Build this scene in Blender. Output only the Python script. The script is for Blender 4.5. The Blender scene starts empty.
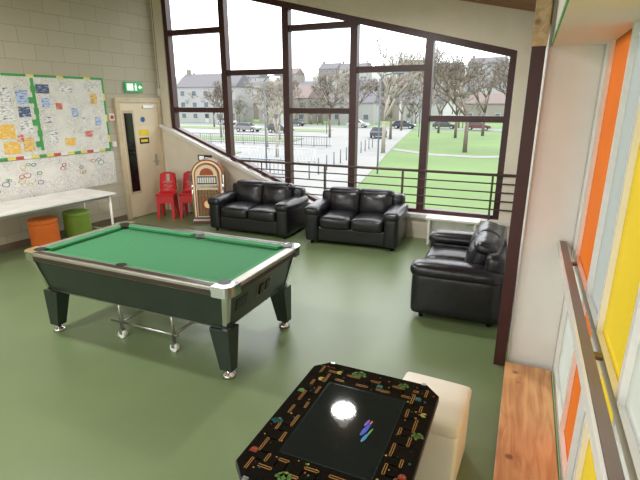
import bpy, bmesh, math, random
from mathutils import Vector, Matrix
S=bpy.context.scene
try:
    S.view_settings.view_transform='Standard'
    S.view_settings.look='None'
except Exception as e: print(e)
S.view_settings.exposure=0.0

# ---------------------------------------------------------------- materials
def lin(c):
    return tuple(((v/255)/12.92 if v/255<=.04045 else ((v/255+.055)/1.055)**2.4) for v in c)
MATS={}
def mat(name,rgb,rough=.6,metal=0,var=.08,scale=6,bump=0,bscale=40,spec=.5,coat=0,emit=None,es=0,linear=False):
    if name in MATS: return MATS[name]
    m=bpy.data.materials.new(name); m.use_nodes=True
    nt=m.node_tree; b=nt.nodes['Principled BSDF']
    c=rgb if linear else lin(rgb)
    tc=nt.nodes.new('ShaderNodeTexCoord')
    nz=nt.nodes.new('ShaderNodeTexNoise'); nz.inputs['Scale'].default_value=scale; nz.inputs['Detail'].default_value=4
    nt.links.new(tc.outputs['Object'],nz.inputs['Vector'])
    r=nt.nodes.new('ShaderNodeValToRGB')
    r.color_ramp.elements[0].position=.3; r.color_ramp.elements[1].position=.7
    r.color_ramp.elements[0].color=(*[v*(1-var) for v in c],1)
    r.color_ramp.elements[1].color=(*[min(1,v*(1+var)) for v in c],1)
    nt.links.new(nz.outputs['Fac'],r.inputs['Fac'])
    nt.links.new(r.outputs['Color'],b.inputs['Base Color'])
    b.inputs['Roughness'].default_value=rough; b.inputs['Metallic'].default_value=metal
    b.inputs['Specular IOR Level'].default_value=spec
    b.inputs['Coat Weight'].default_value=coat
    b.inputs['Coat Roughness'].default_value=.05
    if emit:
        b.inputs['Emission Color'].default_value=(*lin(emit),1); b.inputs['Emission Strength'].default_value=es
    if bump:
        n2=nt.nodes.new('ShaderNodeTexNoise'); n2.inputs['Scale'].default_value=bscale; n2.inputs['Detail'].default_value=5
        nt.links.new(tc.outputs['Object'],n2.inputs['Vector'])
        bp=nt.nodes.new('ShaderNodeBump'); bp.inputs['Strength'].default_value=bump; bp.inputs['Distance'].default_value=.02
        nt.links.new(n2.outputs['Fac'],bp.inputs['Height']); nt.links.new(bp.outputs['Normal'],b.inputs['Normal'])
    MATS[name]=m; return m
def block_mat(name,c1,c2,mortar):
    m=bpy.data.materials.new(name); m.use_nodes=True; nt=m.node_tree; b=nt.nodes['Principled BSDF']
    tc=nt.nodes.new('ShaderNodeTexCoord'); sp=nt.nodes.new('ShaderNodeSeparateXYZ'); cb=nt.nodes.new('ShaderNodeCombineXYZ')
    nt.links.new(tc.outputs['Object'],sp.inputs[0]); nt.links.new(sp.outputs['Y'],cb.inputs['X']); nt.links.new(sp.outputs['Z'],cb.inputs['Y'])
    br=nt.nodes.new('ShaderNodeTexBrick'); br.inputs['Scale'].default_value=1
    br.inputs['Brick Width'].default_value=.44; br.inputs['Row Height'].default_value=.225
    br.inputs['Mortar Size'].default_value=.006; br.inputs['Mortar Smooth'].default_value=.3
    br.inputs['Color1'].default_value=(*lin(c1),1); br.inputs['Color2'].default_value=(*lin(c2),1); br.inputs['Mortar'].default_value=(*lin(mortar),1)
    nt.links.new(cb.outputs[0],br.inputs['Vector']); nt.links.new(br.outputs['Color'],b.inputs['Base Color'])
    bp=nt.nodes.new('ShaderNodeBump'); bp.inputs['Strength'].default_value=.3; bp.inputs['Distance'].default_value=.01; bp.invert=True
    nt.links.new(br.outputs['Fac'],bp.inputs['Height']); nt.links.new(bp.outputs['Normal'],b.inputs['Normal'])
    b.inputs['Roughness'].default_value=.75; return m
def wood_mat(name,c1,c2,rough=.5,axis='Y',sc=3):
    m=bpy.data.materials.new(name); m.use_nodes=True; nt=m.node_tree; b=nt.nodes['Principled BSDF']
    tc=nt.nodes.new('ShaderNodeTexCoord'); mp=nt.nodes.new('ShaderNodeMapping')
    s={'X':(.12,1,1),'Y':(1,.12,1),'Z':(1,1,.12)}[axis]
    mp.inputs['Scale'].default_value=[v*sc for v in s]
    nt.links.new(tc.outputs['Object'],mp.inputs['Vector'])
    w=nt.nodes.new('ShaderNodeTexNoise'); w.inputs['Scale'].default_value=5; w.inputs['Detail'].default_value=6; w.inputs['Distortion'].default_value=1.2
    nt.links.new(mp.outputs[0],w.inputs['Vector'])
    r=nt.nodes.new('ShaderNodeValToRGB'); r.color_ramp.elements[0].position=.35; r.color_ramp.elements[1].position=.62
    r.color_ramp.elements[0].color=(*lin(c1),1); r.color_ramp.elements[1].color=(*lin(c2),1)
    nt.links.new(w.outputs['Fac'],r.inputs['Fac'])
    v=nt.nodes.new('ShaderNodeTexVoronoi'); v.inputs['Scale'].default_value=4.5
    nt.links.new(tc.outputs['Object'],v.inputs['Vector'])
    kr=nt.nodes.new('ShaderNodeValToRGB'); kr.color_ramp.elements[0].position=.06; kr.color_ramp.elements[1].position=.14
    kr.color_ramp.elements[0].color=(.3,.14,.07,1); kr.color_ramp.elements[1].color=(1,1,1,1)
    nt.links.new(v.outputs['Distance'],kr.inputs['Fac'])
    mx=nt.nodes.new('ShaderNodeMixRGB'); mx.blend_type='MULTIPLY'; mx.inputs['Fac'].default_value=.8
    nt.links.new(r.outputs['Color'],mx.inputs['Color1']); nt.links.new(kr.outputs['Color'],mx.inputs['Color2'])
    nt.links.new(mx.outputs['Color'],b.inputs['Base Color']); b.inputs['Roughness'].default_value=rough
    return m
def doodle_mat(name):
    m=bpy.data.materials.new(name); m.use_nodes=True; nt=m.node_tree; b=nt.nodes['Principled BSDF']
    tc=nt.nodes.new('ShaderNodeTexCoord')
    nz=nt.nodes.new('ShaderNodeTexNoise'); nz.inputs['Scale'].default_value=9; nz.inputs['Detail'].default_value=5; nz.inputs['Distortion'].default_value=1.5
    nt.links.new(tc.outputs['Object'],nz.inputs['Vector'])
    r=nt.nodes.new('ShaderNodeValToRGB'); e=r.color_ramp.elements
    w=(*lin((230,228,220)),1); k=(*lin((70,66,76)),1)
    e[0].position=.0; e[0].color=w; e[1].position=1; e[1].color=w
    for p,c in ((.42,w),(.43,k),(.44,w),(.495,w),(.507,k),(.519,w),(.58,w),(.59,k),(.60,w)):
        q=e.new(p); q.color=c
    nt.links.new(nz.outputs['Fac'],r.inputs['Fac'])
    n2=nt.nodes.new('ShaderNodeTexNoise'); n2.inputs['Scale'].default_value=3
    nt.links.new(tc.outputs['Object'],n2.inputs['Vector'])
    r2=nt.nodes.new('ShaderNodeValToRGB'); r2.color_ramp.elements[0].position=.47; r2.color_ramp.elements[1].position=.68
    nt.links.new(n2.outputs['Fac'],r2.inputs['Fac'])
    mx=nt.nodes.new('ShaderNodeMixRGB'); mx.inputs['Color2'].default_value=w
    nt.links.new(r2.outputs['Color'],mx.inputs['Fac']); nt.links.new(r.outputs['Color'],mx.inputs['Color1'])
    nt.links.new(mx.outputs[0],b.inputs['Base Color']); b.inputs['Roughness'].default_value=.4
    return m
def paper_mat(name,bg,ink):
    m=bpy.data.materials.new(name); m.use_nodes=True; nt=m.node_tree; b=nt.nodes['Principled BSDF']
    tc=nt.nodes.new('ShaderNodeTexCoord'); mp=nt.nodes.new('ShaderNodeMapping'); mp.inputs['Scale'].default_value=(1,14,55)
    nt.links.new(tc.outputs['Object'],mp.inputs['Vector'])
    nz=nt.nodes.new('ShaderNodeTexNoise'); nz.inputs['Scale'].default_value=1; nz.inputs['Detail'].default_value=2
    nt.links.new(mp.outputs[0],nz.inputs['Vector'])
    r=nt.nodes.new('ShaderNodeValToRGB'); r.color_ramp.elements[0].position=.52; r.color_ramp.elements[1].position=.64
    r.color_ramp.elements[0].color=(*lin(bg),1); r.color_ramp.elements[1].color=(*lin(ink),1)
    nt.links.new(nz.outputs['Fac'],r.inputs['Fac']); nt.links.new(r.outputs['Color'],b.inputs['Base Color'])
    b.inputs['Roughness'].default_value=.6; return m
def glass_mat(name,rgb,k=.3,frost=.5,rough=.25):
    m=bpy.data.materials.new(name); m.use_nodes=True; nt=m.node_tree
    for n in list(nt.nodes): nt.nodes.remove(n)
    o=nt.nodes.new('ShaderNodeOutputMaterial'); L=lin(rgb)
    c=(*[(v*k)**.5 for v in L],1); c2=(*[min(1,(v*k)**.5*1.3) for v in L],1)
    tr=nt.nodes.new('ShaderNodeBsdfTransparent'); tr.inputs[0].default_value=c
    tl=nt.nodes.new('ShaderNodeBsdfTranslucent'); tl.inputs[0].default_value=c2
    gl=nt.nodes.new('ShaderNodeBsdfGlossy'); gl.inputs['Roughness'].default_value=rough
    tc=nt.nodes.new('ShaderNodeTexCoord'); nz=nt.nodes.new('ShaderNodeTexNoise'); nz.inputs['Scale'].default_value=2
    nt.links.new(tc.outputs['Object'],nz.inputs['Vector'])
    mr=nt.nodes.new('ShaderNodeMapRange'); mr.inputs['To Min'].default_value=max(0,frost-.1); mr.inputs['To Max'].default_value=min(1,frost+.1)
    nt.links.new(nz.outputs['Fac'],mr.inputs['Value'])
    a=nt.nodes.new('ShaderNodeMixShader'); nt.links.new(mr.outputs[0],a.inputs[0]); nt.links.new(tr.outputs[0],a.inputs[1]); nt.links.new(tl.outputs[0],a.inputs[2])
    b=nt.nodes.new('ShaderNodeMixShader'); b.inputs[0].default_value=.06; nt.links.new(a.outputs[0],b.inputs[1]); nt.links.new(gl.outputs[0],b.inputs[2])
    nt.links.new(b.outputs[0],o.inputs[0]); return m

# ---------------------------------------------------------------- mesh builder
class MB:
    def __init__(s,name): s.name=name; s.bm=bmesh.new(); s.mats=[]
    def mi(s,m):
        if m not in s.mats: s.mats.append(m)
        return s.mats.index(m)
    def merge(s,t,m,M=None,smooth=False):
        i=s.mi(m); mp={}
        t.verts.ensure_lookup_table()
        for v in t.verts: mp[v]=s.bm.verts.new(M@v.co if M else v.co)
        for f in t.faces:
            try:
                nf=s.bm.faces.new([mp[v] for v in f.verts]); nf.material_index=i; nf.smooth=smooth
            except ValueError: pass
        t.free()
    def box(s,x0,x1,y0,y1,z0,z1,m,bev=0,M=None,seg=2):
        t=bmesh.new(); bmesh.ops.create_cube(t,size=1)
        for v in t.verts: v.co=Vector(((x0+x1)/2+v.co.x*(x1-x0),(y0+y1)/2+v.co.y*(y1-y0),(z0+z1)/2+v.co.z*(z1-z0)))
        if bev: bmesh.ops.bevel(t,geom=t.edges[:]+t.verts[:],offset=bev,segments=seg,profile=.6,affect='EDGES')
        s.merge(t,m,M,smooth=False)
    def hull(s,bot,top,m,bev=0,M=None,smooth=False):
        t=bmesh.new(); a=[t.verts.new(p) for p in bot]; b=[t.verts.new(p) for p in top]; n=len(a)
        t.faces.new(a[::-1]); t.faces.new(b)
        for i in range(n): t.faces.new((a[i],a[(i+1)%n],b[(i+1)%n],b[i]))
        bmesh.ops.recalc_face_normals(t,faces=t.faces[:])
        if bev: bmesh.ops.bevel(t,geom=t.edges[:]+t.verts[:],offset=bev,segments=2,profile=.6,affect='EDGES')
        s.merge(t,m,M,smooth)
    def prism(s,poly,axis,a0,a1,m,bev=0,M=None):
        f={'y':lambda p,a:(p[0],a,p[1]),'x':lambda p,a:(a,p[0],p[1]),'z':lambda p,a:(p[0],p[1],a)}[axis]
        s.hull([f(p,a0) for p in poly],[f(p,a1) for p in poly],m,bev,M)
    def cyl(s,p0,p1,r0,m,r1=None,n=12,M=None,smooth=True):
        r1=r0 if r1 is None else r1
        p0=Vector(p0);p1=Vector(p1); d=(p1-p0)
        if d.length<1e-6: return
        d.normalize(); u=d.orthogonal().normalized(); w=d.cross(u)
        i=s.mi(m); A=[];B=[]
        for k in range(n):
            a=2*math.pi*k/n; o=u*math.cos(a)+w*math.sin(a)
            q0=p0+o*r0;q1=p1+o*r1
            if M: q0=M@q0;q1=M@q1
            A.append(s.bm.verts.new(q0));B.append(s.bm.verts.new(q1))
        for k in range(n):
            f=s.bm.faces.new((A[k],A[(k+1)%n],B[(k+1)%n],B[k])); f.material_index=i; f.smooth=smooth
        f=s.bm.faces.new(A[::-1]); f.material_index=i
        f=s.bm.faces.new(B); f.material_index=i
    def tube(s,pts,r,m,n=8,M=None):
        for a,b in zip(pts[:-1],pts[1:]): s.cyl(a,b,r,m,n=n,M=M)
        for p in pts[1:-1]: s.ball(p,r,m,6,M=M)
    def lathe(s,prof,c,m,n=24,M=None,smooth=True,rib=0):
        i=s.mi(m); R=[]
        for r,z in prof:
            ring=[]
            for k in range(n):
                a=2*math.pi*k/n; rr=r*(1+(rib if k%2 else 0))
                p=Vector((c[0]+rr*math.cos(a),c[1]+rr*math.sin(a),c[2]+z))
                ring.append(s.bm.verts.new(M@p if M else p))
            R.append(ring)
        for a,b in zip(R[:-1],R[1:]):
            for k in range(n):
                f=s.bm.faces.new((a[k],a[(k+1)%n],b[(k+1)%n],b[k])); f.material_index=i; f.smooth=smooth
        for ring,fl in ((R[0],1),(R[-1],0)):
            f=s.bm.faces.new(ring[::-1] if fl else ring); f.material_index=i
    def ball(s,c,r,m,n=10,M=None,sc=(1,1,1)):
        t=bmesh.new(); bmesh.ops.create_uvsphere(t,u_segments=n,v_segments=max(4,n//2+1),radius=1)
        for v in t.verts: v.co=Vector((c[0]+v.co.x*r*sc[0],c[1]+v.co.y*r*sc[1],c[2]+v.co.z*r*sc[2]))
        s.merge(t,m,M,True)
    def rbox(s,c,size,r,m,puff=(0,0,0),n=10,M=None):
        t=bmesh.new(); bmesh.ops.create_cube(t,size=2)
        bmesh.ops.subdivide_edges(t,edges=t.edges[:],cuts=n,use_grid_fill=True)
        h=[x/2 for x in size]
        for v in t.verts:
            q=v.co.copy()
            def mapc(k):
                return math.copysign(1-(1-min(1,abs(q[k])))**1.6,q[k])
            p=Vector([mapc(k)*h[k] for k in range(3)])
            inner=Vector([max(-(h[k]-r),min(h[k]-r,p[k])) for k in range(3)])
            d=p-inner
            if d.length>1e-9: p=inner+d.normalized()*min(r,max(abs(d.x),abs(d.y),abs(d.z)))
            a=[1-(p[k]/h[k])**2 for k in range(3)]
            p.x+=math.copysign(puff[0]*a[1]*a[2],p.x)*abs(p.x/h[0])
            p.y+=math.copysign(puff[1]*a[0]*a[2],p.y)*abs(p.y/h[1])
            p.z+=math.copysign(puff[2]*a[0]*a[1],p.z)*abs(p.z/h[2])
            v.co=p+Vector(c)
        s.merge(t,m,M,True)
    def done(s,loc=None,rz=0,parent=None,recenter=True):
        me=bpy.data.meshes.new(s.name); 
        off=Vector((0,0,0))
        if recenter and loc is None and len(s.bm.verts):
            xs=[v.co for v in s.bm.verts]
            off=Vector(((min(p.x for p in xs)+max(p.x for p in xs))/2,(min(p.y for p in xs)+max(p.y for p in xs))/2,min(p.z for p in xs)))
            for v in s.bm.verts: v.co-=off
        s.bm.to_mesh(me); s.bm.free()
        for m in s.mats: me.materials.append(m)
        o=bpy.data.objects.new(s.name,me); S.collection.objects.link(o)
        o.location=off if loc is None else loc; o.rotation_euler=(0,0,rz)
        if parent: o.parent=parent
        return o

# ---------------------------------------------------------------- palette
cream=mat('cream_paint',(226,217,198),.6,var=.03)
cream_l=mat('cream_light_paint',(238,232,218),.5,var=.02)
white=mat('white_paint',(232,230,224),.45,var=.02)
brown=mat('dark_brown_frame',(64,30,30),.4,var=.1)
block=block_mat('painted_blockwork',(192,184,164),(186,178,158),(168,160,140))
pine=wood_mat('pine_boards',(190,128,78),(222,166,112),.4)
ply=wood_mat('ceiling_ply',(128,84,50),(150,102,62),.6,'X')
steel=mat('brushed_steel',(185,185,182),.3,1,var=.05)
chrome=mat('chrome',(215,215,215),.12,1,var=.02)
black=mat('black_plastic',(18,18,20),.4)
rubber=mat('rubber',(25,25,25),.8)
fm=mat('green_vinyl',(113,130,90),.33,var=.06,scale=1.5,bump=.03,bscale=5,spec=.7)

# ---------------------------------------------------------------- shell
def zc(x): return 3.26-.22*(x+.16)
XL=-7.6
o=MB('floor'); o.box(XL,.4,-3,7.45,-.2,0,fm); o.done()
o=MB('ceiling'); o.hull([(XL,-3,zc(XL)),(.5,-3,zc(.5)),(.5,7.5,zc(.5)),(XL,7.5,zc(XL))],[(XL,-3,zc(XL)+.2),(.5,-3,zc(.5)+.2),(.5,7.5,zc(.5)+.2),(XL,7.5,zc(XL)+.2)],ply); o.done()
CO=(-6.58,7.4,0); RZ=math.radians(-5.14)
o=MB('wall_left'); o.box(-.2,0,-10.6,.15,0,4.9,block); o.done(loc=CO,rz=RZ)
o=MB('baseboard_left'); o.box(0,.018,-10.4,-1.2,0,.1,mat('baseboard_brown',(110,96,80),.5)); o.done(loc=CO,rz=RZ)
o=MB('wall_back')
o.prism([(-6.75,0),(.4,0),(.4,.36),(-3.28,.36),(-6.75,1.74)],'y',7.2,7.45,cream)
ft=lambda x:2.79+.247*(-.29-x)
o.prism([(-6.75,ft(-6.75)),(.4,ft(.4)),(.4,zc(.4)),(-6.75,zc(-6.75))],'y',7.25,7.45,cream)
o.box(-6.75,-6.36,7.254,7.446,1.5,4.4,cream)
o.box(-.26,.4,7.254,7.446,.3,2.9,cream)
o.done()
o=MB('trim_1'); 
o.prism([(-6.6,1.66),(-3.28,.345),(-.02,.345),(-.02,.40),(-3.27,.40),(-6.6,1.725)],'y',7.15,7.36,white)
o.done()
WX=[-6.33,-5.08,-3.84,-2.64,-1.46,-.29]
slope=lambda x: max(.37,.37+(-3.28-x)*.3946)
o=MB('window_1'); fw=.058
for x in WX:
    o.box(x-fw,x+fw,7.28,7.41,slope(x)-.05,ft(x)+.02,brown)
o.prism([(-6.37,ft(-6.37)-.09),(-.25,ft(-.25)-.09),(-.25,ft(-.25)+.03),(-6.37,ft(-6.37)+.03)],'y',7.282,7.412,brown)
o.prism([(-6.37,slope(-6.37)),(-3.28,.38),(-.25,.38),(-.25,.46),(-3.26,.46),(-6.37,slope(-6.37)+.09)],'y',7.284,7.414,brown)
def tr(i,z,w=.045): o.box(WX[i],WX[i+1],7.30,7.40,z-w,z+w,brown)
tr(0,3.33);tr(0,1.97);tr(1,2.61);tr(2,3.27);tr(2,1.97);tr(3,2.60);tr(4,1.87)
o.done()
o=MB('window_railing'); rail=mat('railing_metal',(88,70,64),.4,.3)
for k,z in enumerate((1.08,.95,.82,.69,.56)):
    x0=-3.28-(z-.40)/.3946
    o.cyl((x0,7.24,z),(-.06,7.24,z),.022 if k==0 else .011,rail,n=8)
for x in (-3.1,-1.75,-.4): o.box(x-.014,x+.014,7.215,7.265,.40,1.08,rail)
o.cyl((-4.35,7.24,.80),(-4.35,7.24,1.08),.012,rail)
o.done()
beamw=wood_mat('beam_wood',(176,146,104),(204,176,134),.5)
o=MB('wall_right'); o.box(.06,.4,3.78,7.25,0,zc(.4),white); 
o.box(.085,.5,-3,3.9,2.47,zc(.5),cream_l)
o.box(.402,.498,3.7,3.9,0,2.5,white)
o.box(.402,.498,-3,-2.6,0,2.5,white)
o.done()
o=MB('trim_2'); o.box(.077,.085,-1,3.78,2.47,2.495,mat('green_tape',(60,170,80),.5)); o.done()
o=MB('trim_3'); o.box(-.045,.045,3.70,3.79,0,2.47,brown,.004); o.box(-.03,.06,5.2,5.3,0,2.6,brown); o.box(-.03,.06,6.6,6.7,0,2.6,brown); o.box(-.02,.06,5.2,6.7,2.15,2.25,brown); o.done()
o=MB('trim_4'); o.box(-.05,.06,3.8,7.24,2.62,2.86,beamw,.004); o.box(-.05,.05,3.70,3.79,2.47,zc(0),beamw,.004); o.done()
o=MB('trim_5'); o.box(.045,.385,-3,3.70,0,.05,pine,.006); o.done()
G_or=glass_mat('orange_glass',(255,128,48),.34,.5); G_ye=glass_mat('yellow_glass',(255,212,60),.36,.5)
G_fr=glass_mat('frosted_glass',(238,234,224),.30,.6); G_fr2=glass_mat('frosted_glass_grey',(222,222,218),.26,.6)
o=MB('window_2')
up=[(3.70,3.56,G_fr),(3.56,2.82,G_or),(2.82,2.35,G_fr2),(2.35,1.75,G_ye),(1.75,1.0,G_fr),(1.0,.3,G_or),(.3,-.6,G_fr),(-.6,-1.4,G_ye),(-1.4,-2.6,G_fr)]
lo=[(3.70,2.90,G_fr),(2.90,2.42,G_or),(2.42,2.2,G_fr2),(2.2,1.72,G_ye),(1.72,.9,G_fr),(.9,.2,G_or),(.2,-1,G_fr),(-1,-2.6,G_ye)]
for a,b,m in up:
    o.box(.43,.44,b,a,1.06,2.47,m); o.box(.405,.45,b-.02,b+.02,1.06,2.47,white)
for a,b,m in lo:
    o.box(.43,.44,b,a,.09,1.0,m); o.box(.405,.45,b-.02,b+.02,.09,1.0,white)
o.box(.405,.45,-2.6,3.7,1.0,1.06,white); o.box(.405,.45,-2.6,3.7,.0,.09,white)
o.done()
o=MB('glazing_handrail'); hr=mat('handrail_grey_brown',(128,112,104),.45)
o.box(.310,.356,-2.5,3.76,1.04,1.11,hr,.008); o.box(.298,.310,-2.5,3.76,1.05,1.11,white,.002)
for y in (3.4,2.1,.8,-.5,-1.8): o.box(.356,.404,y-.02,y+.02,1.04,1.058,hr)
o.done()
o=MB('wall_rear'); o.box(XL,.5,-3.2,-3,0,.7,cream); 
o.prism([(XL,2.9),(.5,2.9),(.5,zc(.5)),(XL,zc(XL))],'y',-3.2,-3,cream)
for x in (XL+.2,-5.6,-3.8,-2,-.2,.35): o.box(x-.15,x+.15,-3.2,-3,.7,2.9,cream)  # unseen wall, its wide openings added to let sky light in from behind
o.done()

# ---------------------------------------------------------------- left wall fittings (wall frame)
door_m=mat('door_veneer',(230,214,184),.4,var=.03,scale=3); fr_m=mat('door_frame_paint',(206,190,158),.45)
o=MB('door_1')
o.box(.0,.05,-1.18,-.17,2.10,2.19,fr_m,.004); o.box(.0,.05,-1.18,-1.10,0,2.12,fr_m,.004); o.box(.0,.05,-.25,-.17,0,2.12,fr_m,.004)
o.box(.0,.03,-1.10,-.25,.01,2.10,door_m,.003)
o.box(.03,.036,-1.06,-.82,.45,1.97,fr_m); o.box(.036,.04,-1.03,-.85,.5,1.92,mat('dark_vision_glass',(20,18,20),.08,var=.1))
o.box(.03,.036,-.42,-.36,.92,1.14,steel); o.cyl((.036,-.38,1.02),(.08,-.38,1.02),.01,steel); o.cyl((.08,-.38,1.02),(.08,-.50,1.02),.01,steel)
o.cyl((.031,-.62,1.80),(.035,-.62,1.80),.05,mat('notice_blue',(40,90,180),.4))
o.box(.031,.034,-.74,-.52,1.50,1.62,mat('notice_yellow',(240,210,50),.4))
o.box(.031,.034,-.74,-.52,1.36,1.47,mat('notice_black',(30,30,30),.4)); o.box(.034,.036,-.71,-.55,1.39,1.44,mat('notice_yellow',(240,210,50),.4))
o.box(.03,.05,-.6,-.34,2.0,2.05,steel)
o.done(loc=CO,rz=RZ)
o=MB('exit_sign'); o.box(.0,.04,-.93,-.55,2.28,2.46,mat('sign_green',(30,140,80),.4,emit=(30,150,80),es=.4),.004)
wm=mat('sign_white',(240,245,240),.4,emit=(240,245,240),es=.4)
o.box(.04,.042,-.90,-.76,2.31,2.43,wm); o.box(.04,.042,-.73,-.68,2.31,2.40,wm); o.ball((.041,-.705,2.42),.015,wm); 
o.prism([(-.65,2.37),(-.61,2.33),(-.61,2.355),(-.57,2.355),(-.57,2.385),(-.61,2.385),(-.61,2.41)],'x',.04,.042,wm)
o.done(loc=CO,rz=RZ)
o=MB('wall_conduit'); o.cyl((.03,-.12,2.34),(.03,-.12,4.6),.025,brown); o.cyl((.03,-.04,0),(.03,-.04,4.6),.02,cream_l); o.box(0,.06,-.18,-.07,2.22,2.36,white,.004)
o.done(loc=CO,rz=RZ)
o=MB('call_point'); o.box(0,.04,-1.33,-1.23,1.80,1.92,white,.006); o.box(.04,.045,-1.31,-1.25,1.83,1.89,mat('red_cp',(190,40,30),.4)); o.box(0,.03,-1.32,-1.24,1.35,1.44,white,.004); o.done(loc=CO,rz=RZ)
rnd=random.Random(4)
dood=doodle_mat('doodled_whiteboard')
o=MB('notice_board')
o.box(0,.025,-3.9,-1.37,1.31,2.49,dood)
gt=mat('board_border_green',(70,160,84),.5); yt=mat('border_yellow',(230,214,110),.5); rt=mat('border_red',(200,80,74),.5); ib=mat('ink_blue',(50,80,170),.5)
def band(y0,y1,z0,z1,m,x=.027): o.box(.024,x,y0,y1,z0,z1,m)
n=22
for i in range(n):
    y=-3.9+i*(2.53/n); band(y,y+2.53/n,2.465,2.50,(gt,gt,gt,yt)[i%4]); band(y,y+2.53/n,1.295,1.34,(yt,gt,yt,rt,white)[i%5])
for i in range(10):
    z=1.33+i*.115; band(-1.395,-1.36,z,z+.115,(gt,yt,gt)[i%3])
band(-2.585,-2.54,1.4,2.45,gt,.03)
for i in range(6): o.box(.024,.032,-2.65+(i%2)*.05,-2.58+(i%2)*.05,1.45+i*.16,1.54+i*.16,gt)
pcs=[paper_mat('paper_a',(236,236,234),(140,140,144)),paper_mat('paper_b',(186,204,230),(100,124,180)),paper_mat('paper_c',(234,200,124),(196,130,80)),
     paper_mat('paper_d',(232,232,232),(90,90,94)),paper_mat('paper_e',(240,190,80),(236,226,180)),paper_mat('paper_f',(76,90,126),(180,190,206)),paper_mat('paper_g',(206,110,96),(240,220,200))]
for (y,z,w,h,k) in [(-3.0,2.2,.2,.24,3),(-3.25,2.15,.2,.28,0),(-2.74,2.18,.17,.2,1),(-3.0,1.95,.2,.2,0),(-2.74,1.97,.17,.15,5),(-3.05,1.70,.25,.2,4),(-2.75,1.76,.17,.17,0),(-3.0,1.47,.22,.17,4),(-2.76,1.5,.15,.2,2),
      (-3.3,1.7,.2,.3,0),(-3.55,2.1,.2,.28,2),(-2.42,2.3,.2,.13,5),(-2.40,2.1,.12,.14,1),(-2.05,2.30,.22,.1,0),(-1.58,2.16,.12,.16,2),(-2.36,1.6,.13,.2,0),(-2.4,1.85,.12,.1,3),(-1.95,1.95,.1,.14,1),(-2.86,1.6,.08,.1,6),(-1.75,1.6,.14,.1,6),(-2.1,1.5,.16,.12,4),(-1.55,1.8,.1,.14,1),(-2.2,2.05,.1,.1,6)]:
    o.box(.025,.029+rnd.random()*.003,y-w/2,y+w/2,z-h/2,z+h/2,pcs[k])
o.done(loc=CO,rz=RZ)
o=MB('doodle_board'); o.box(0,.015,-3.9,-1.32,.72,1.285,dood)
for i in range(26):
    y=-3.5+rnd.random()*2; z=.85+rnd.random()*.36
    rr=.015+.025*rnd.random(); pts=[(.017,y+rr*1.5*math.cos(a),z+rr*math.sin(a)) for a in [k*.7 for k in range(10)]]
    o.tube(pts,.004,(yt,rt,gt,ib)[i%4],n=4)
o.done(loc=CO,rz=RZ)

o=MB('folding_table'); tw=mat('table_white',(236,234,228),.35)
o.box(.10,.92,-4.0,-2.05,.71,.74,tw,.006); o.box(.16,.86,-3.94,-2.11,.67,.71,steel)
for y in (-2.13,-3.92):
    for x in (.17,.85): o.cyl((x,y,0),(x,y,.70),.02,tw)
    o.cyl((.17,y,.12),(.85,y,.12),.012,tw)
o.done(loc=CO,rz=RZ)
def stool(name,x,y,c,top):
    o=MB(name); m=mat(name+'_fabric',c,.7,bump=.1); t=mat(name+'_top',top,.6)
    o.lathe([(.17,0),(.19,.015),(.195,.05),(.195,.38),(.188,.40)],(x,y,0),m,28); o.lathe([(.190,.40),(.198,.41),(.198,.44),(.185,.46),(.08,.468)],(x,y,0),t,28)
    ob=o.done(); ob.matrix_world=Matrix.Translation(Vector(CO))@Matrix.Rotation(RZ,4,'Z')@Matrix.Translation(ob.location)
stool('orange_pouf',.42,-2.98,(226,110,30),(226,120,40)); stool('green_pouf',.38,-2.42,(120,150,50),(130,160,60))

# ---------------------------------------------------------------- pool table
cx,cy=-2.94,3.125; hx,hy=1.11,.60
cab=mat('pool_cabinet_laminate',(38,48,42),.3,var=.15); cloth=mat('pool_cloth',(64,134,88),.85,var=.04,scale=30)
cush=mat('pool_cushion_cloth',(70,144,96),.8,var=.04); railm=mat('pool_rail_silver',(184,180,168),.32,.7)
wood_d=mat('pool_rail_dark',(58,44,36),.35)
P=bpy.data.objects.new('pool_table',None); S.collection.objects.link(P); P.location=(cx,cy,0)
o=MB('cabinet')
def rect(a,b,z): return [(-a,-b,z),(a,-b,z),(a,b,z),(-a,b,z)]
o.hull(rect(hx-.12,hy-.11,.43),rect(hx-.05,hy-.045,.745),cab,.006)
o.hull(rect(hx-.135,hy-.125,.415),rect(hx-.115,hy-.105,.435),railm)
o.box(-.95,.95,-.45,.45,.60,.755,cab)
o.done(loc=(0,0,0),parent=P)
o=MB('bed_cloth'); o.box(-hx+.1,hx-.1,-hy+.1,hy-.1,.75,.775,cloth); o.done(loc=(0,0,0),parent=P)
o=MB('top_rails')
for sx in (-1,1):
    a,b=sorted((sx*hx,sx*(hx-.085))); o.box(a,b,-hy+.07,hy-.07,.745,.82,railm,.012)
    a,b=sorted((sx*(hx+.004),sx*(hx-.02))); o.box(a,b,-hy+.09,hy-.09,.752,.79,wood_d,.003)
for sy in (-1,1):
    a,b=sorted((sy*hy,sy*(hy-.085))); o.box(-hx+.07,hx-.07,a,b,.745,.82,railm,.012)
    a,b=sorted((sy*(hy+.004),sy*(hy-.02))); o.box(-hx+.09,hx-.09,a,b,.752,.79,wood_d,.003)
    a,b=sorted((sy*(hy-.012),sy*(hy-.06))); o.box(-hx+.12,hx-.12,a,b,.8195,.8225,wood_d)
o.done(loc=(0,0,0),parent=P)
o=MB('cushions')
def cus(p,q,nrm):
    p=Vector(p);q=Vector(q);n=Vector(nrm); d=(q-p).normalized()
    def loop(e,s): return [e+Vector((0,0,.772)),e+n*.045+d*s*.035+Vector((0,0,.785)),e+n*.05+d*s*.04+Vector((0,0,.808)),e+Vector((0,0,.818))]
    o.hull(loop(p,1),loop(q,-1),cush)
e=.083
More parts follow.
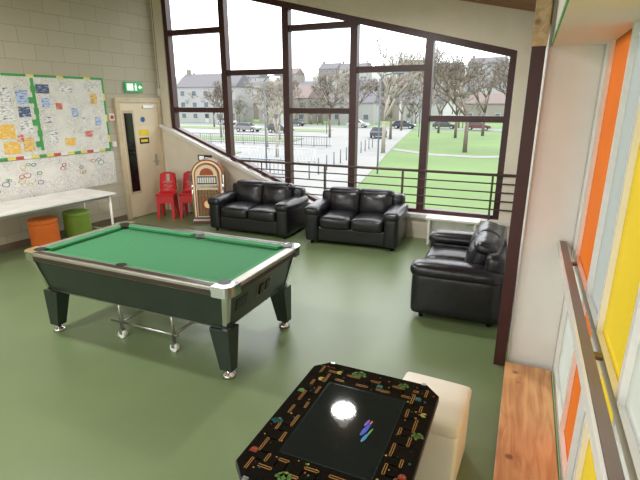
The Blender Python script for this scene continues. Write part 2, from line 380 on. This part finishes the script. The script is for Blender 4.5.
for sy in (-1,1):
    y=sy*(hy-e); n=(0,-sy,0)
    cus((-hx+.15,y,0),(-.06,y,0),n); cus((.06,y,0),(hx-.15,y,0),n)
for sx in (-1,1):
    x=sx*(hx-e); cus((x,-hy+.15,0),(x,hy-.15,0),(-sx,0,0))
o.done(loc=(0,0,0),parent=P)
o=MB('pockets')
for sx in (-1,0,1):
    for sy in (-1,1):
        px=sx*(hx-.105); py=sy*(hy-(.105 if sx else .085))
        o.lathe([(.05,0),(.052,.008)],(px,py,.772),black,20)
        if sx: o.lathe([(.048,0),(.05,.006)],(px,py,.8205),black,20)
        else: o.lathe([(.042,0),(.044,.006)],(px,py,.818),black,20)
o.done(loc=(0,0,0),parent=P)
o=MB('corner_caps')
for sx in (-1,1):
    for sy in (-1,1):
        pts=[]
        for k in range(7):
            a=math.pi/2*k/6; pts.append((sx*(hx-.07+.078*math.cos(a)),sy*(hy-.07+.078*math.sin(a))))
        q=[(sx*(hx+.008),sy*(hy-.15))]+pts[:7]+[(sx*(hx-.15),sy*(hy+.008)),(sx*(hx-.15),sy*(hy-.06)),(sx*(hx-.06),sy*(hy-.06)),(sx*(hx-.06),sy*(hy-.15))]
        o.prism(q,'z',.74,.824,chrome)
        o.hull([(sx*(hx-.115),sy*(hy-.105),.43),(sx*(hx-.15),sy*(hy-.105),.43),(sx*(hx-.115),sy*(hy-.15),.43)],[(sx*(hx-.038),sy*(hy-.033),.745),(sx*(hx-.09),sy*(hy-.033),.745),(sx*(hx-.038),sy*(hy-.09),.745)],chrome)
o.done(loc=(0,0,0),parent=P)
o=MB('legs')
for sx in (-1,1):
    for sy in (-1,1):
        lx=sx*(hx-.17); ly=sy*(hy-.15)
        t=[(lx-.09,ly-.075,.43),(lx+.09,ly-.075,.43),(lx+.09,ly+.075,.43),(lx-.09,ly+.075,.43)]
        bx=lx+sx*.035; by=ly+sy*.02
        b=[(bx-.055,by-.045,.07),(bx+.055,by-.045,.07),(bx+.055,by+.045,.07),(bx-.055,by+.045,.07)]
        o.hull(b,t,cab,.006)
        o.lathe([(.03,.08),(.03,.04),(.052,.03),(.056,.0)][::-1],(bx,by,0),chrome,18)
o.done(loc=(0,0,0),parent=P)
o=MB('coin_mech'); bz=mat('coin_bronze',(110,98,76),.4,.6)
M=Matrix.Translation((hx-.085,0,.60))@Matrix.Rotation(math.radians(-12),4,'Y').inverted()
o.box(-.01,.006,-.10,.14,-.06,.07,bz,.003,M=M); o.box(.004,.02,-.06,.0,-.04,.05,black,.003,M=M); o.box(.004,.014,.04,.11,-.04,.05,black,.003,M=M)
o.box(-.01,.008,-.40,-.24,-.05,.05,black,.003,M=M)
o.done(loc=(0,0,0),parent=P)
o=MB('lifting_trolley')
for y in (-.33,.33):
    o.cyl((-.42,y,.16),(.36,y,.16),.014,steel); 
    for x in (-.30,.31):
        o.cyl((x,y,.08),(x,y,.44),.016,steel); o.cyl((x,y-.022,.038),(x,y+.022,.038),.038,white,n=16)
        o.box(x-.015,x+.015,y-.028,y+.028,.04,.09,steel)
for x in (-.30,.31): o.cyl((x,-.33,.16),(x,.33,.16),.014,steel); o.box(x-.04,x+.04,-.36,.36,.42,.44,steel)
o.done(loc=(0,0,0),parent=P)

# ---------------------------------------------------------------- sofas
lea=mat('black_leather',(24,23,28),.3,var=.2,scale=4,bump=.4,bscale=8,spec=.6)
def sofa(x,y,rz,W=1.5,D=.86):
    P=bpy.data.objects.new('leather_sofa',None); S.collection.objects.link(P); P.location=(x,y,0); P.rotation_euler=(0,0,rz)
    a=.23; iw=W-2*a
    o=MB('frame'); o.rbox((0,.02,.17),(W-.06,D-.06,.24),.04,lea); o.rbox((0,D/2-.10,.42),(W-.10,.18,.62),.06,lea,(0,.01,0)); o.done(loc=(0,0,0),parent=P)
    o=MB('arms')
    for s in (-1,1):
        o.rbox((s*(W/2-a/2),-.01,.28),(a-.02,D-.02,.46),.05,lea,(.015,.01,0))
        o.rbox((s*(W/2-a/2),-.02,.515),(a+.02,D-.0,.14),.065,lea,(.01,.01,.02))
    o.done(loc=(0,0,0),parent=P)
    o=MB('seat_cushions')
    for s in (-1,1): o.rbox((s*iw/4,-.10,.35),(iw/2-.002,D-.22,.18),.055,lea,(0,.015,.035))
    o.done(loc=(0,0,0),parent=P)
    o=MB('back_cushions')
    for s in (-1,1):
        M=Matrix.Translation((s*iw/4,D/2-.24,.575))@Matrix.Rotation(math.radians(-12),4,'X')
        o.rbox((0,0,0),(iw/2+.02,.20,.40),.08,lea,(0,.055,.015),M=M)
        o.rbox((0,.01,.16),(iw/2+.05,.20,.13),.06,lea,(0,.03,.015),M=M)
    o.done(loc=(0,0,0),parent=P)
    o=MB('feet')
    for sx in (-1,1):
        for sy in (-1,1): o.cyl((sx*(W/2-.1),sy*(D/2-.1),0),(sx*(W/2-.1),sy*(D/2-.1),.08),.022,black)
    o.done(loc=(0,0,0),parent=P)
sofa(-4.05,6.62,math.radians(1)); sofa(-2.30,6.66,math.radians(4),1.46); sofa(-.49,5.0,math.radians(-88),1.42,.86)

# ---------------------------------------------------------------- jukebox
o=MB('jukebox')
jw=mat('jukebox_wood',(120,74,46),.3,coat=.5); jg=mat('jukebox_glow',(240,214,166),.3,emit=(255,210,150),es=.15); jr=mat('jukebox_red',(170,80,44),.3)
jc=mat('jukebox_grille',(150,120,86),.35,.4); jd=mat('jukebox_dark',(60,40,32),.3)
def arch(w,zb,zs,n=14):
    r=w; return [(-w,zb)]+[(-w*math.cos(math.pi*k/n),zs+r*.95*math.sin(math.pi*k/n)) for k in range(n+1)]+[(w,zb)]
o.prism(arch(.28,.06,.88),'y',-.18,.14,jw)
o.prism(arch(.255,.12,.88),'y',-.205,-.18,jg)
o.prism(arch(.225,.12,.88),'y',-.215,-.20,jr)
o.prism(arch(.202,.12,.88),'y',-.225,-.21,chrome)
o.prism(arch(.185,.5,.88),'y',-.235,-.22,mat('jukebox_panel',(226,206,170),.25,emit=(240,210,160),es=.1))
o.prism(arch(.12,.88,.89),'y',-.24,-.23,jr)
o.box(-.19,.19,-.25,-.22,.66,.70,chrome,.004); o.box(-.17,.17,-.243,-.235,.72,.86,jd); 
for k in range(8): o.box(-.16+k*.04,-.13+k*.04,-.247,-.24,.74,.84,white)
o.box(-.19,.19,-.235,-.22,.14,.62,jc); 
for k in range(7): o.box(-.17+k*.055,-.16+k*.055,-.245,-.23,.15,.61,jw)
o.cyl((0,-.25,.36),(0,-.23,.36),.11,jr,n=24); o.cyl((0,-.256,.36),(0,-.24,.36),.07,jg,n=24)
o.box(-.29,.29,-.22,.15,.0,.12,jw,.015); o.box(-.295,.295,-.225,-.20,.05,.08,chrome,.004)
for s in (-1,1): o.cyl((s*.268,-.2,.12),(s*.268,-.2,.88),.02,chrome)
o.done(loc=(-5.20,6.80,0),rz=math.radians(28))

red=mat('red_plastic',(205,40,46),.35,var=.05); pinkm=mat('chair_highlight_pink',(232,150,146),.4)
def chair(x,y,rz):
    o=MB('red_plastic_chair'); prof=[(-.20,.43),(-.17,.452),(-.05,.435),(.06,.435),(.12,.46),(.145,.52),(.17,.66),(.19,.80),(.192,.82)]
    t=bmesh.new(); rows=[]
    for (yy,zz) in prof:
        w=.155 if zz<.5 else .155-.02*(zz-.5)/.3; row=[]
        for k in range(9):
            u=k/8*2-1; dz=.02*u*u if zz<.5 else 0; dy=-.04*u*u if zz>=.5 else 0
            zz2=zz-.05*abs(u)**3 if zz>.79 else zz
            row.append((u*w,yy+dy,zz2+dz))
        rows.append(row)
    def grid(off):
        return [[t.verts.new((p[0],p[1]-off*(.012 if p[2]>.5 else 0),p[2]+off*(.012 if p[2]<=.5 else 0))) for p in r] for r in rows]
    A=grid(0);B=grid(1)
    for i in range(len(rows)-1):
        for k in range(8):
            if i in (6,) and k in (3,4): continue
            t.faces.new((A[i][k],A[i+1][k],A[i+1][k+1],A[i][k+1])); t.faces.new((B[i][k],B[i][k+1],B[i+1][k+1],B[i+1][k]))
    o.merge(t,red,None,True)
    o.hull([(-.14,-.195,.30),(.14,-.195,.30),(.14,-.18,.30),(-.14,-.18,.30)],[(-.15,-.195,.44),(.15,-.195,.44),(.15,-.18,.44),(-.15,-.18,.44)],red,.003)
    for sx in (-1,1):
        o.hull([(sx*.165,-.20,0),(sx*.115,-.20,0),(sx*.115,-.15,0),(sx*.165,-.15,0)],[(sx*.155,-.18,.44),(sx*.085,-.18,.44),(sx*.085,-.11,.44),(sx*.155,-.11,.44)],red,.003)
        o.hull([(sx*.165,.15,0),(sx*.115,.15,0),(sx*.115,.20,0),(sx*.165,.20,0)],[(sx*.155,.06,.45),(sx*.085,.06,.45),(sx*.085,.14,.45),(sx*.155,.14,.45)],red,.003)
        o.tube([(sx*.148,.14,.50),(sx*.14,.165,.66),(sx*.132,.19,.79)],.016,red)
        o.tube([(sx*.155,-.19,.45),(sx*.158,.08,.455)],.012,red)
    o.tube([(-.132,.19,.79),(-.05,.196,.825),(.05,.196,.825),(.132,.19,.79)],.016,red)
    for z in (.56,.63): o.tube([(-.09,.125+(z-.6)*.17,z),(-.04,.125+(z-.6)*.17,z+.035),(.03,.125+(z-.6)*.17,z-.0),(.09,.125+(z-.6)*.17,z+.035)],.010,pinkm,n=6)
    o.done(loc=(x,y,0),rz=rz)
chair(-6.12,6.70,math.radians(28)); chair(-5.77,6.93,math.radians(24))

o=MB('fire_exit_sign'); o.box(-5.72,-5.40,7.185,7.2,1.04,1.15,mat('sign_dark',(34,44,38),.4)); o.box(-5.69,-5.58,7.182,7.185,1.06,1.13,wm); o.box(-5.55,-5.43,7.182,7.185,1.08,1.11,wm); o.done()
o=MB('low_side_shelf'); o.box(-1.28,-.5,6.86,7.12,.40,.43,tw,.004); o.box(-1.24,-1.21,6.88,7.1,0,.40,tw); o.box(-.57,-.54,6.88,7.1,0,.40,tw); o.box(-1.21,-.57,7.06,7.08,0,.40,tw); o.done()

# ---------------------------------------------------------------- arcade table
P=bpy.data.objects.new('arcade_cocktail_table',None); S.collection.objects.link(P); P.location=(-.590,1.64,0)
ax,ay=.34,.45
gb=mat('arcade_glass_black',(14,16,16),.03,var=.05,spec=.6)
o=MB('cabinet'); o.hull([(-.22,-.28,0),(.22,-.28,0),(.22,.28,0),(-.22,.28,0)],[(-.24,-.30,.68),(.24,-.30,.68),(.24,.30,.68),(-.24,.30,.68)],mat('arcade_wood',(30,24,24),.35),.008)
for s in (-1,1):
    y0,y1=sorted((s*.28,s*.40)); o.box(-.2,.2,y0,y1,.48,.62,black,.01)
    o.cyl((-.08,s*.35,.62),(-.08,s*.35,.66),.01,chrome); o.ball((-.08,s*.35,.665),.018,mat('joystick_red',(190,30,30),.3))
    for k in range(2): o.cyl((.05+k*.06,s*.35,.62),(.05+k*.06,s*.35,.632),.014,mat('button_white',(230,230,230),.3))
o.done(loc=(0,0,0),parent=P)
c=.07
oct_=lambda a,b,c:[(-a+c,-b),(a-c,-b),(a,-b+c),(a,b-c),(a-c,b),(-a+c,b),(-a,b-c),(-a,-b+c)]
o=MB('glass_top'); o.prism(oct_(ax,ay,c),'z',.685,.715,black,.004); o.prism(oct_(ax-.006,ay-.006,c-.004),'z',.714,.720,gb)
for s in (-1,1):
    for q in (-1,1):
        y0,y1=sorted((q*(ay+.004),q*(ay-.012))); o.box(s*.25-.012,s*.25+.012,y0,y1,.68,.722,steel,.002)
o.done(loc=(0,0,0),parent=P)
o=MB('maze_artwork')
def am(n,c): return mat('art_'+n,c,.08,var=.05,spec=.6)
aor=am('orange',(150,112,64)); agr=am('green',(84,122,66)); atl=am('teal',(40,92,92)); ard=am('red',(134,60,50)); ayl=am('yellow',(164,150,82)); agy=am('grey',(34,44,44))
Z=.7206
def bar(x0,y0,x1,y1,m,w=.004,z=Z):
    o.box(min(x0,x1)-w/2,max(x0,x1)+w/2,min(y0,y1)-w/2,max(y0,y1)+w/2,z-.0005,z+.0003,m)
def steps(pts,m,w=.005):
    for a,b in zip(pts[:-1],pts[1:]): bar(a[0],a[1],b[0],b[1],m,w)
sx0,sy0=.20,.27
o.box(-sx0,sx0,-sy0,sy0,Z-.0006,Z-.0002,agy); o.box(-sx0+.006,sx0-.006,-sy0+.006,sy0-.006,Z-.0004,Z,mat('arcade_screen',(22,32,32),.035,spec=.6))
r2=random.Random(8)
for s in (-1,1):
    for off,m in ((0,aor),(.011,aor)):
        pts=[]; y=-.40; k=0
        while y<.40:
            xx=(.222 if k%2 else .275)+off*.8
            pts.append((s*xx,y)); y2=min(.40,y+(.06,.045,.08)[k%3]); pts.append((s*xx,y2)); y=y2; k+=1
        steps(pts,m,.004)
    for off in (0,.011):
        pts=[]; x=-.24; k=0
        while x<.24:
            yy=(.30 if k%2 else .36)+off
            pts.append((x,s*yy)); x2=min(.24,x+(.06,.045,.07)[k%3]); pts.append((x2,s*yy)); x=x2; k+=1
        steps(pts,aor,.004)
def ghost(x,y,r,m):
    pts=[(x+r*math.cos(a),y+r*math.sin(a)) for a in [math.pi*k/10 for k in range(11)]]
    pts+=[(x-r,y-r),(x-r*.66,y-r*.7),(x-r*.33,y-r),(x,y-r*.7),(x+r*.33,y-r),(x+r*.66,y-r*.7),(x+r,y-r)]
    o.prism(pts,'z',Z,Z+.0006,m)
    for s in (-1,1):
        o.lathe([(r*.2,0),(r*.2,.0003)],(x+s*r*.4,y+r*.2,Z+.0006),ayl,10); o.lathe([(r*.1,0),(r*.1,.0003)],(x+s*r*.4,y+r*.2,Z+.0009),black,8)
def pac(x,y,r,m):
    o.prism([(x,y)]+[(x+r*math.cos(a),y+r*math.sin(a)) for a in [math.radians(35+29*k) for k in range(11)]],'z',Z,Z+.0005,m)
def dragon(x,y,r,m):
    for dx,dy,q in ((0,0,1),(.9,.5,.75),(-.9,.3,.7),(.2,1.0,.65),(1.5,-.2,.5),(-1.5,-.3,.5),(-.5,-.9,.5)):
        o.lathe([(r*q,0),(r*q*.95,.0005)],(x+dx*r,y+dy*r,Z),m,12)
    o.lathe([(r*.25,0),(r*.25,.0003)],(x+.3*r,y+1.1*r,Z+.0006),ayl,10)
dragon(-.08,.395,.020,agr); ghost(.05,.335,.016,atl); pac(-.18,.37,.016,ayl); dragon(.16,.39,.014,agr)
ghost(-.30,-.30,.017,ard); dragon(-.30,-.10,.014,atl); ghost(-.30,.15,.016,agr); pac(-.25,.28,.016,ayl)
dragon(.305,.05,.014,agr); ghost(.30,-.2,.016,ard); ghost(.25,.31,.016,atl); pac(.30,.2,.016,ayl)
dragon(-.12,-.38,.017,agr); ghost(.08,-.34,.016,ard); pac(0,-.39,.017,ayl)
for i in range(130):
    x=r2.uniform(-.32,.32);y=r2.uniform(-.43,.43)
    if abs(x)<sx0+.01 and abs(y)<sy0+.01: continue
    if abs(x)+abs(y)>.70: continue
    q=r2.uniform(.002,.006); o.lathe([(q,0),(q,.0004)],(x,y,Z),(aor,ayl,agr,atl,ard)[i%5],7)
def em(n,c): return mat('painted_rainbow_'+n,c,.1,emit=c,es=.22)  # glowing blobs that paint a rainbow reflection onto the tabletop glass
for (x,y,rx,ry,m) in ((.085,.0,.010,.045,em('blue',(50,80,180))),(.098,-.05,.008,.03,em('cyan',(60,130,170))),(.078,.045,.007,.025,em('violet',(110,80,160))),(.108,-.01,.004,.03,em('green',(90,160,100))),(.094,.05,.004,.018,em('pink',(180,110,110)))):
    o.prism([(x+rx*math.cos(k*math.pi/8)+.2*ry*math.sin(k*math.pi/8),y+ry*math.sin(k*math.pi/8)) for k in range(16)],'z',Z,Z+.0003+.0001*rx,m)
o.done(loc=(0,0,0),parent=P)

o=MB('white_cube_stool'); wl=mat('white_faux_leather',(240,236,220),.45,var=.02,bump=.05)
o.rbox((0,0,.19),(.40,.42,.38),.02,wl,n=8); o.rbox((0,0,.415),(.41,.43,.09),.03,wl,(0,0,.012),n=8)
o.done(loc=(-.345,2.38,0),rz=math.radians(-3))

# ---------------------------------------------------------------- ceiling lamps
def lamp(x,y,z,p=90):
    P=bpy.data.objects.new('high_bay_lamp',None); S.collection.objects.link(P); P.location=(x,y,z)
    o=MB('shade'); o.lathe([(.06,.22),(.08,.16),(.13,.09),(.175,.02),(.185,0)][::-1],(0,0,.0),mat('lamp_prismatic',(225,225,220),.2,emit=(255,250,235),es=1.5),32,rib=-.06)
    h=min(.4,zc(x)-z-.01)
    o.cyl((0,0,.2),(0,0,h),.02,steel)
    o.done(loc=(0,0,0),parent=P)
    o=MB('diffuser'); o.lathe([(.075,-.006),(.075,0)],(0,0,-.002),mat('lamp_diffuser',(255,250,235),.4,emit=(255,246,228),es=9),32)
    for k in range(14):
        a=k*math.pi/7; o.cyl((.08*math.cos(a),.08*math.sin(a),-.004),(.18*math.cos(a),.18*math.sin(a),-.004),.012,mat('lamp_fin',(250,246,235),.2,emit=(255,250,235),es=6),n=5)
    o.done(loc=(0,0,0),parent=P)
    l=bpy.data.lights.new('lamp_light','AREA'); l.shape='DISK'; l.size=.30; l.energy=p; l.color=(1,.98,.95)
    lo_=bpy.data.objects.new('light',l); S.collection.objects.link(lo_); lo_.location=(0,0,-.02); lo_.parent=P
for x,y,z,p in ((-1.88,5.06,3.40,55),(-4.6,2.3,3.9,95),(-1.9,-.9,3.35,80),(-4.6,-.9,3.9,80)): lamp(x,y,z,p)  # first fits the tabletop reflection; the rest are unseen, added to light the room

# ---------------------------------------------------------------- outside
GZ=-2.5
def am2(n,c,**k): return mat(n,c,.9,**k)
o=MB('ground_grass'); o.box(-260,160,-60,160,GZ-.3,GZ,am2('grass',(88,112,62),var=.14,scale=.12)); o.done(recenter=False,loc=(0,0,0))
asph=am2('asphalt',(108,110,112),var=.05,scale=.3); pav=am2('paving',(126,126,124),var=.08,scale=.4)
o=MB('road'); o.prism([(-60,9),(-6,9),(-8.1,22),(-13.6,52),(-19,84),(-34,84),(-100,84),(-100,30)],'z',GZ,GZ+.03,pav); o.prism([(-160,84),(60,84),(60,91),(-160,91)],'z',GZ,GZ+.04,asph); o.done()
o=MB('grass_verge'); vg=am2('verge_grass',(96,112,74),var=.14,scale=.3)
for pl in ([(-60,50),(-26,50),(-27,56),(-60,56)],[(-70,72),(-30,70),(-31,76),(-70,78)],[(-44,34),(-24,34),(-25,38),(-44,38)]): o.prism(pl,'z',GZ+.03,GZ+.1,vg)
o.done()
o=MB('footpath'); 
pp=[(-12.5,47),(-8,43.5),(-4,43),(0,45),(5,50),(12,55)]
for a,b in zip(pp[:-1],pp[1:]): o.prism([(a[0],a[1]-.8),(b[0],b[1]-.8),(b[0],b[1]+.8),(a[0],a[1]+.8)],'z',GZ,GZ+.04,pav)
o.done()
def hf(y):
    K=((130,0),(170,.25),(200,.45),(250,.8),(300,1),(380,.9))
    for (a,f),(b,g) in zip(K[:-1],K[1:]):
        if y<=b: return f+(g-f)*max(0,(y-a))/(b-a)
    return .9
def hh(x,y): return GZ-.6+(27+5*math.sin(x*.013+1)+2*math.sin(x*.05)+.8*math.sin(x*.21))*hf(y)
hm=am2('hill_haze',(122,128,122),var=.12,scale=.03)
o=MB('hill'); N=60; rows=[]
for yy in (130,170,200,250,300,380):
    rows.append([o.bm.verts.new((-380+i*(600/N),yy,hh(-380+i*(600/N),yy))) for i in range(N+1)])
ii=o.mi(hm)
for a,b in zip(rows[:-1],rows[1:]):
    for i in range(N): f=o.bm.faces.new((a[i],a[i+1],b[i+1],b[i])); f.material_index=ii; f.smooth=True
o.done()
walls=[am2('house_brick',(118,110,104)),am2('house_render',(142,142,140)),am2('house_stone',(126,122,114))]; roofm=am2('roof_slate',(96,94,98)); roofm2=am2('roof_tile',(110,98,94))  # wall and roof colours paled and greyed to paint in distance haze
wg=mat('house_window_glass',(76,84,92),.3); wf=am2('house_white_trim',(160,160,160))
def house(x,y,w,d,h,rz,k,z):
    o=MB('terraced_house'); m=walls[k%3]; r=(roofm,roofm,roofm2)[k%3]
    o.box(-w/2,w/2,-d/2,d/2,-1,h,m); o.prism([(-d/2-.3,h),(d/2+.3,h),(0,h+d*.36)],'x',-w/2-.2,w/2+.2,r)
    n=max(2,int(w/3))
    for i in range(n):
        xx=-w/2+(i+.5)*w/n
        for q in (.9,3.5,6.1):
            if q+1.3<h:
                o.box(xx-.65,xx+.65,-d/2-.05,-d/2,q,q+1.3,wf); o.box(xx-.55,xx+.55,-d/2-.08,-d/2-.05,q+.1,q+1.2,wg)
    o.box(-w/2+.5,-w/2+1.3,-.5,.5,h+d*.2,h+d*.36+1,walls[0]); o.box(-.5,.5,-d/2-.08,-d/2,0,2.1,wf)
    o.done(loc=(x,y,z),rz=rz)
r3=random.Random(2)
for i in range(11): x=-118+i*13.5+r3.uniform(-2,2); y=r3.uniform(118,126); house(x,y,r3.uniform(7,11),7,4.4,r3.uniform(-.2,.2),i,GZ)
for i in range(13): x=-150+i*15+r3.uniform(-3,3); y=r3.uniform(160,176); house(x,y,r3.uniform(8,13),7.5,5,r3.uniform(-.3,.3),i+1,hh(x,y-4))
for i in range(13): x=-205+i*19+r3.uniform(-4,4); y=r3.uniform(205,222); house(x,y,r3.uniform(9,15),8,5.2,r3.uniform(-.3,.3),i,hh(x,y-4))
house(-72,99,16,9,8.2,.1,1,GZ); house(-52,101,13,8,5.6,-.05,2,GZ); house(-95,99,16,9,6.5,.1,0,GZ); house(-37,104,10,7,4.6,.1,1,GZ)
bark=am2('tree_bark',(100,90,78),var=.2); bark2=am2('tree_bark_pale',(134,128,116),var=.2); bark3=am2('tree_bark_distant',(112,108,96),var=.15)
def grow(o,base,h,r,m,spread,depth,maxd):
    def br(p,d,L,rad,k):
        q=p+d*L; o.cyl(p,q,rad,m,r1=rad*.72,n=5 if k>2 else 3)
        if k==0: return
        for i in range(3):
            a=Vector((r.uniform(-1,1),r.uniform(-1,1),r.uniform(-.3,.8)))
            nd=(d*(1-spread*.35)+a*spread).normalized()
            br(q,nd,L*r.uniform(.62,.82),rad*.62,k-1)
    br(Vector(base),Vector((0,0,1)),h*.27,h*.02,depth)
def tree(x,y,h,seed,m=bark,spread=.6,depth=6):
    o=MB('bare_tree'); grow(o,(0,0,0),h,random.Random(seed),m,spread,depth,depth); o.done(loc=(x,y,GZ))
tree(-5.4,47,12,1,depth=7,spread=.75); tree(-12.4,43,11,5,bark2,.5); tree(-.5,52,11,3,spread=.65); tree(-10.5,53,10.5,7,bark2); tree(-16.4,60,10,8)
tree(-25,60,9,9); tree(-34,64,9,10); tree(-16.5,46,9,21,bark2,.5); tree(-44,76,9,11); tree(-6,72,12,12); tree(3,66,12,13); tree(-13,76,11,14); tree(-56,76,9,15); tree(-28,78,10,16); tree(-20,36,7.5,17,bark2,.45); tree(-24.5,42,8,18,bark2,.45)
tree(-9,66,11,31); tree(-2,80,11,32); tree(-20,80,10,33); tree(-38,53,8,34); tree(-50,53,8,35); tree(-29,53,7,36,bark2)
o=MB('distant_woodland'); r5=random.Random(33)
for i in range(140):
    x=r5.uniform(-130,50); y=r5.uniform(93,97) if i%2 else r5.uniform(130,200)
    if i%2==0: x=r5.uniform(-190,60)
    grow(o,(x,y,GZ if i%2 else hh(x,y)),r5.uniform(6,10),r5,bark3,.65,4,4)
o.done(recenter=False,loc=(0,0,0))
def car(x,y,rz,c):
    o=MB('parked_car'); m=mat('car_paint_%d_%d'%(c[0],c[1]),c,.3,coat=.5); gl=mat('car_glass',(30,34,40),.1)
    pr=[(-2.1,.35),(-2.1,.8),(-1.9,.95),(-1.2,1.0),(1.0,.95),(1.9,.82),(2.1,.6),(2.1,.35)]
    o.prism(pr,'y',-.85,.85,m,.03); o.hull([(-1.9,-.8,.95),(1.0,-.8,.95),(1.0,.8,.95),(-1.9,.8,.95)],[(-1.4,-.62,1.42),(.3,-.62,1.42),(.3,.62,1.42),(-1.4,.62,1.42)],gl,.02)
    o.box(-1.35,.25,-.6,.6,1.41,1.45,m,.01)
    for a in (-1.3,1.3):
        for s in (-1,1): o.cyl((a,s*.72,.32),(a,s*.88,.32),.32,rubber,n=18); o.cyl((a,s*.87,.32),(a,s*.89,.32),.18,steel,n=12)
    o.done(loc=(x,y,GZ+.04),rz=rz)
for x,y,r_,c_ in ((-21,86,0,(40,44,60)),(-30,86,0,(150,150,150)),(-14,88,0,(60,60,66)),(-44,87,0,(60,60,62)),(-8,86,0,(90,50,50)),(-60,86,0,(140,145,150)),(-18.6,62,1.7,(50,54,64)),(-36,66,0,(60,62,70)),(-42,66,0,(110,110,112))): car(x,y,r_,c_)
gw=am2('guard_rail_paint',(170,176,182))
gd=am2('guard_rail_dark',(90,98,108))
o=MB('street_guard_rail')
for yy,xa,xb,gm in ((26,-33,-13.5,gd),(33,-36,-15,gw),(46,-48,-19,gd)):
    x=xa
    while x<=xb: o.cyl((x,yy,GZ),(x,yy,GZ+1.15),.045,gm,n=6); x+=1.5
    for z in (.2,1.1): o.cyl((xa,yy,GZ+z),(xb,yy,GZ+z),.04,gm,n=6)
    x=xa
    while x<=xb: o.cyl((x,yy,GZ+.2),(x,yy,GZ+1.1),.018,gm,n=4); x+=.3
for y in range(26,50,2): 
    x=-12.2-(y-26)*.13; o.cyl((x,y,GZ),(x,y,GZ+1.1),.05,gd,n=6)
o.done()
for x,y in ((-14.0,66),(-28,66),(-9.0,30),(-44,62),(-17,29)):
    o=MB('street_lamp'); o.cyl((0,0,0),(0,0,6.0),.06,gd,r1=.045,n=8); o.tube([(0,0,6.0),(.3,0,6.3),(1.0,0,6.4)],.04,gd,n=6); o.rbox((1.2,0,6.38),(.6,.2,.12),.04,gd,n=3); o.done(loc=(x,y,GZ))

# ---------------------------------------------------------------- world and camera
w=bpy.data.worlds.new('overcast'); S.world=w; w.use_nodes=True; nt=w.node_tree; bg=nt.nodes['Background']
tc=nt.nodes.new('ShaderNodeTexCoord'); sp=nt.nodes.new('ShaderNodeSeparateXYZ'); nt.links.new(tc.outputs['Generated'],sp.inputs[0])
r=nt.nodes.new('ShaderNodeValToRGB'); r.color_ramp.elements[0].color=(.86,.91,.95,1); r.color_ramp.elements[1].color=(.97,.99,1,1); r.color_ramp.elements[1].position=.5
nt.links.new(sp.outputs['Z'],r.inputs[0]); nt.links.new(r.outputs[0],bg.inputs[0]); bg.inputs[1].default_value=4.1
cam=bpy.data.cameras.new('camera'); co=bpy.data.objects.new('camera',cam); S.collection.objects.link(co)
co.location=(0,0,2.1); co.rotation_euler=(math.radians(90-16.6),0,math.radians(23.8)); cam.lens=25.9; cam.sensor_width=36; cam.clip_start=.02; cam.clip_end=1000
S.camera=co
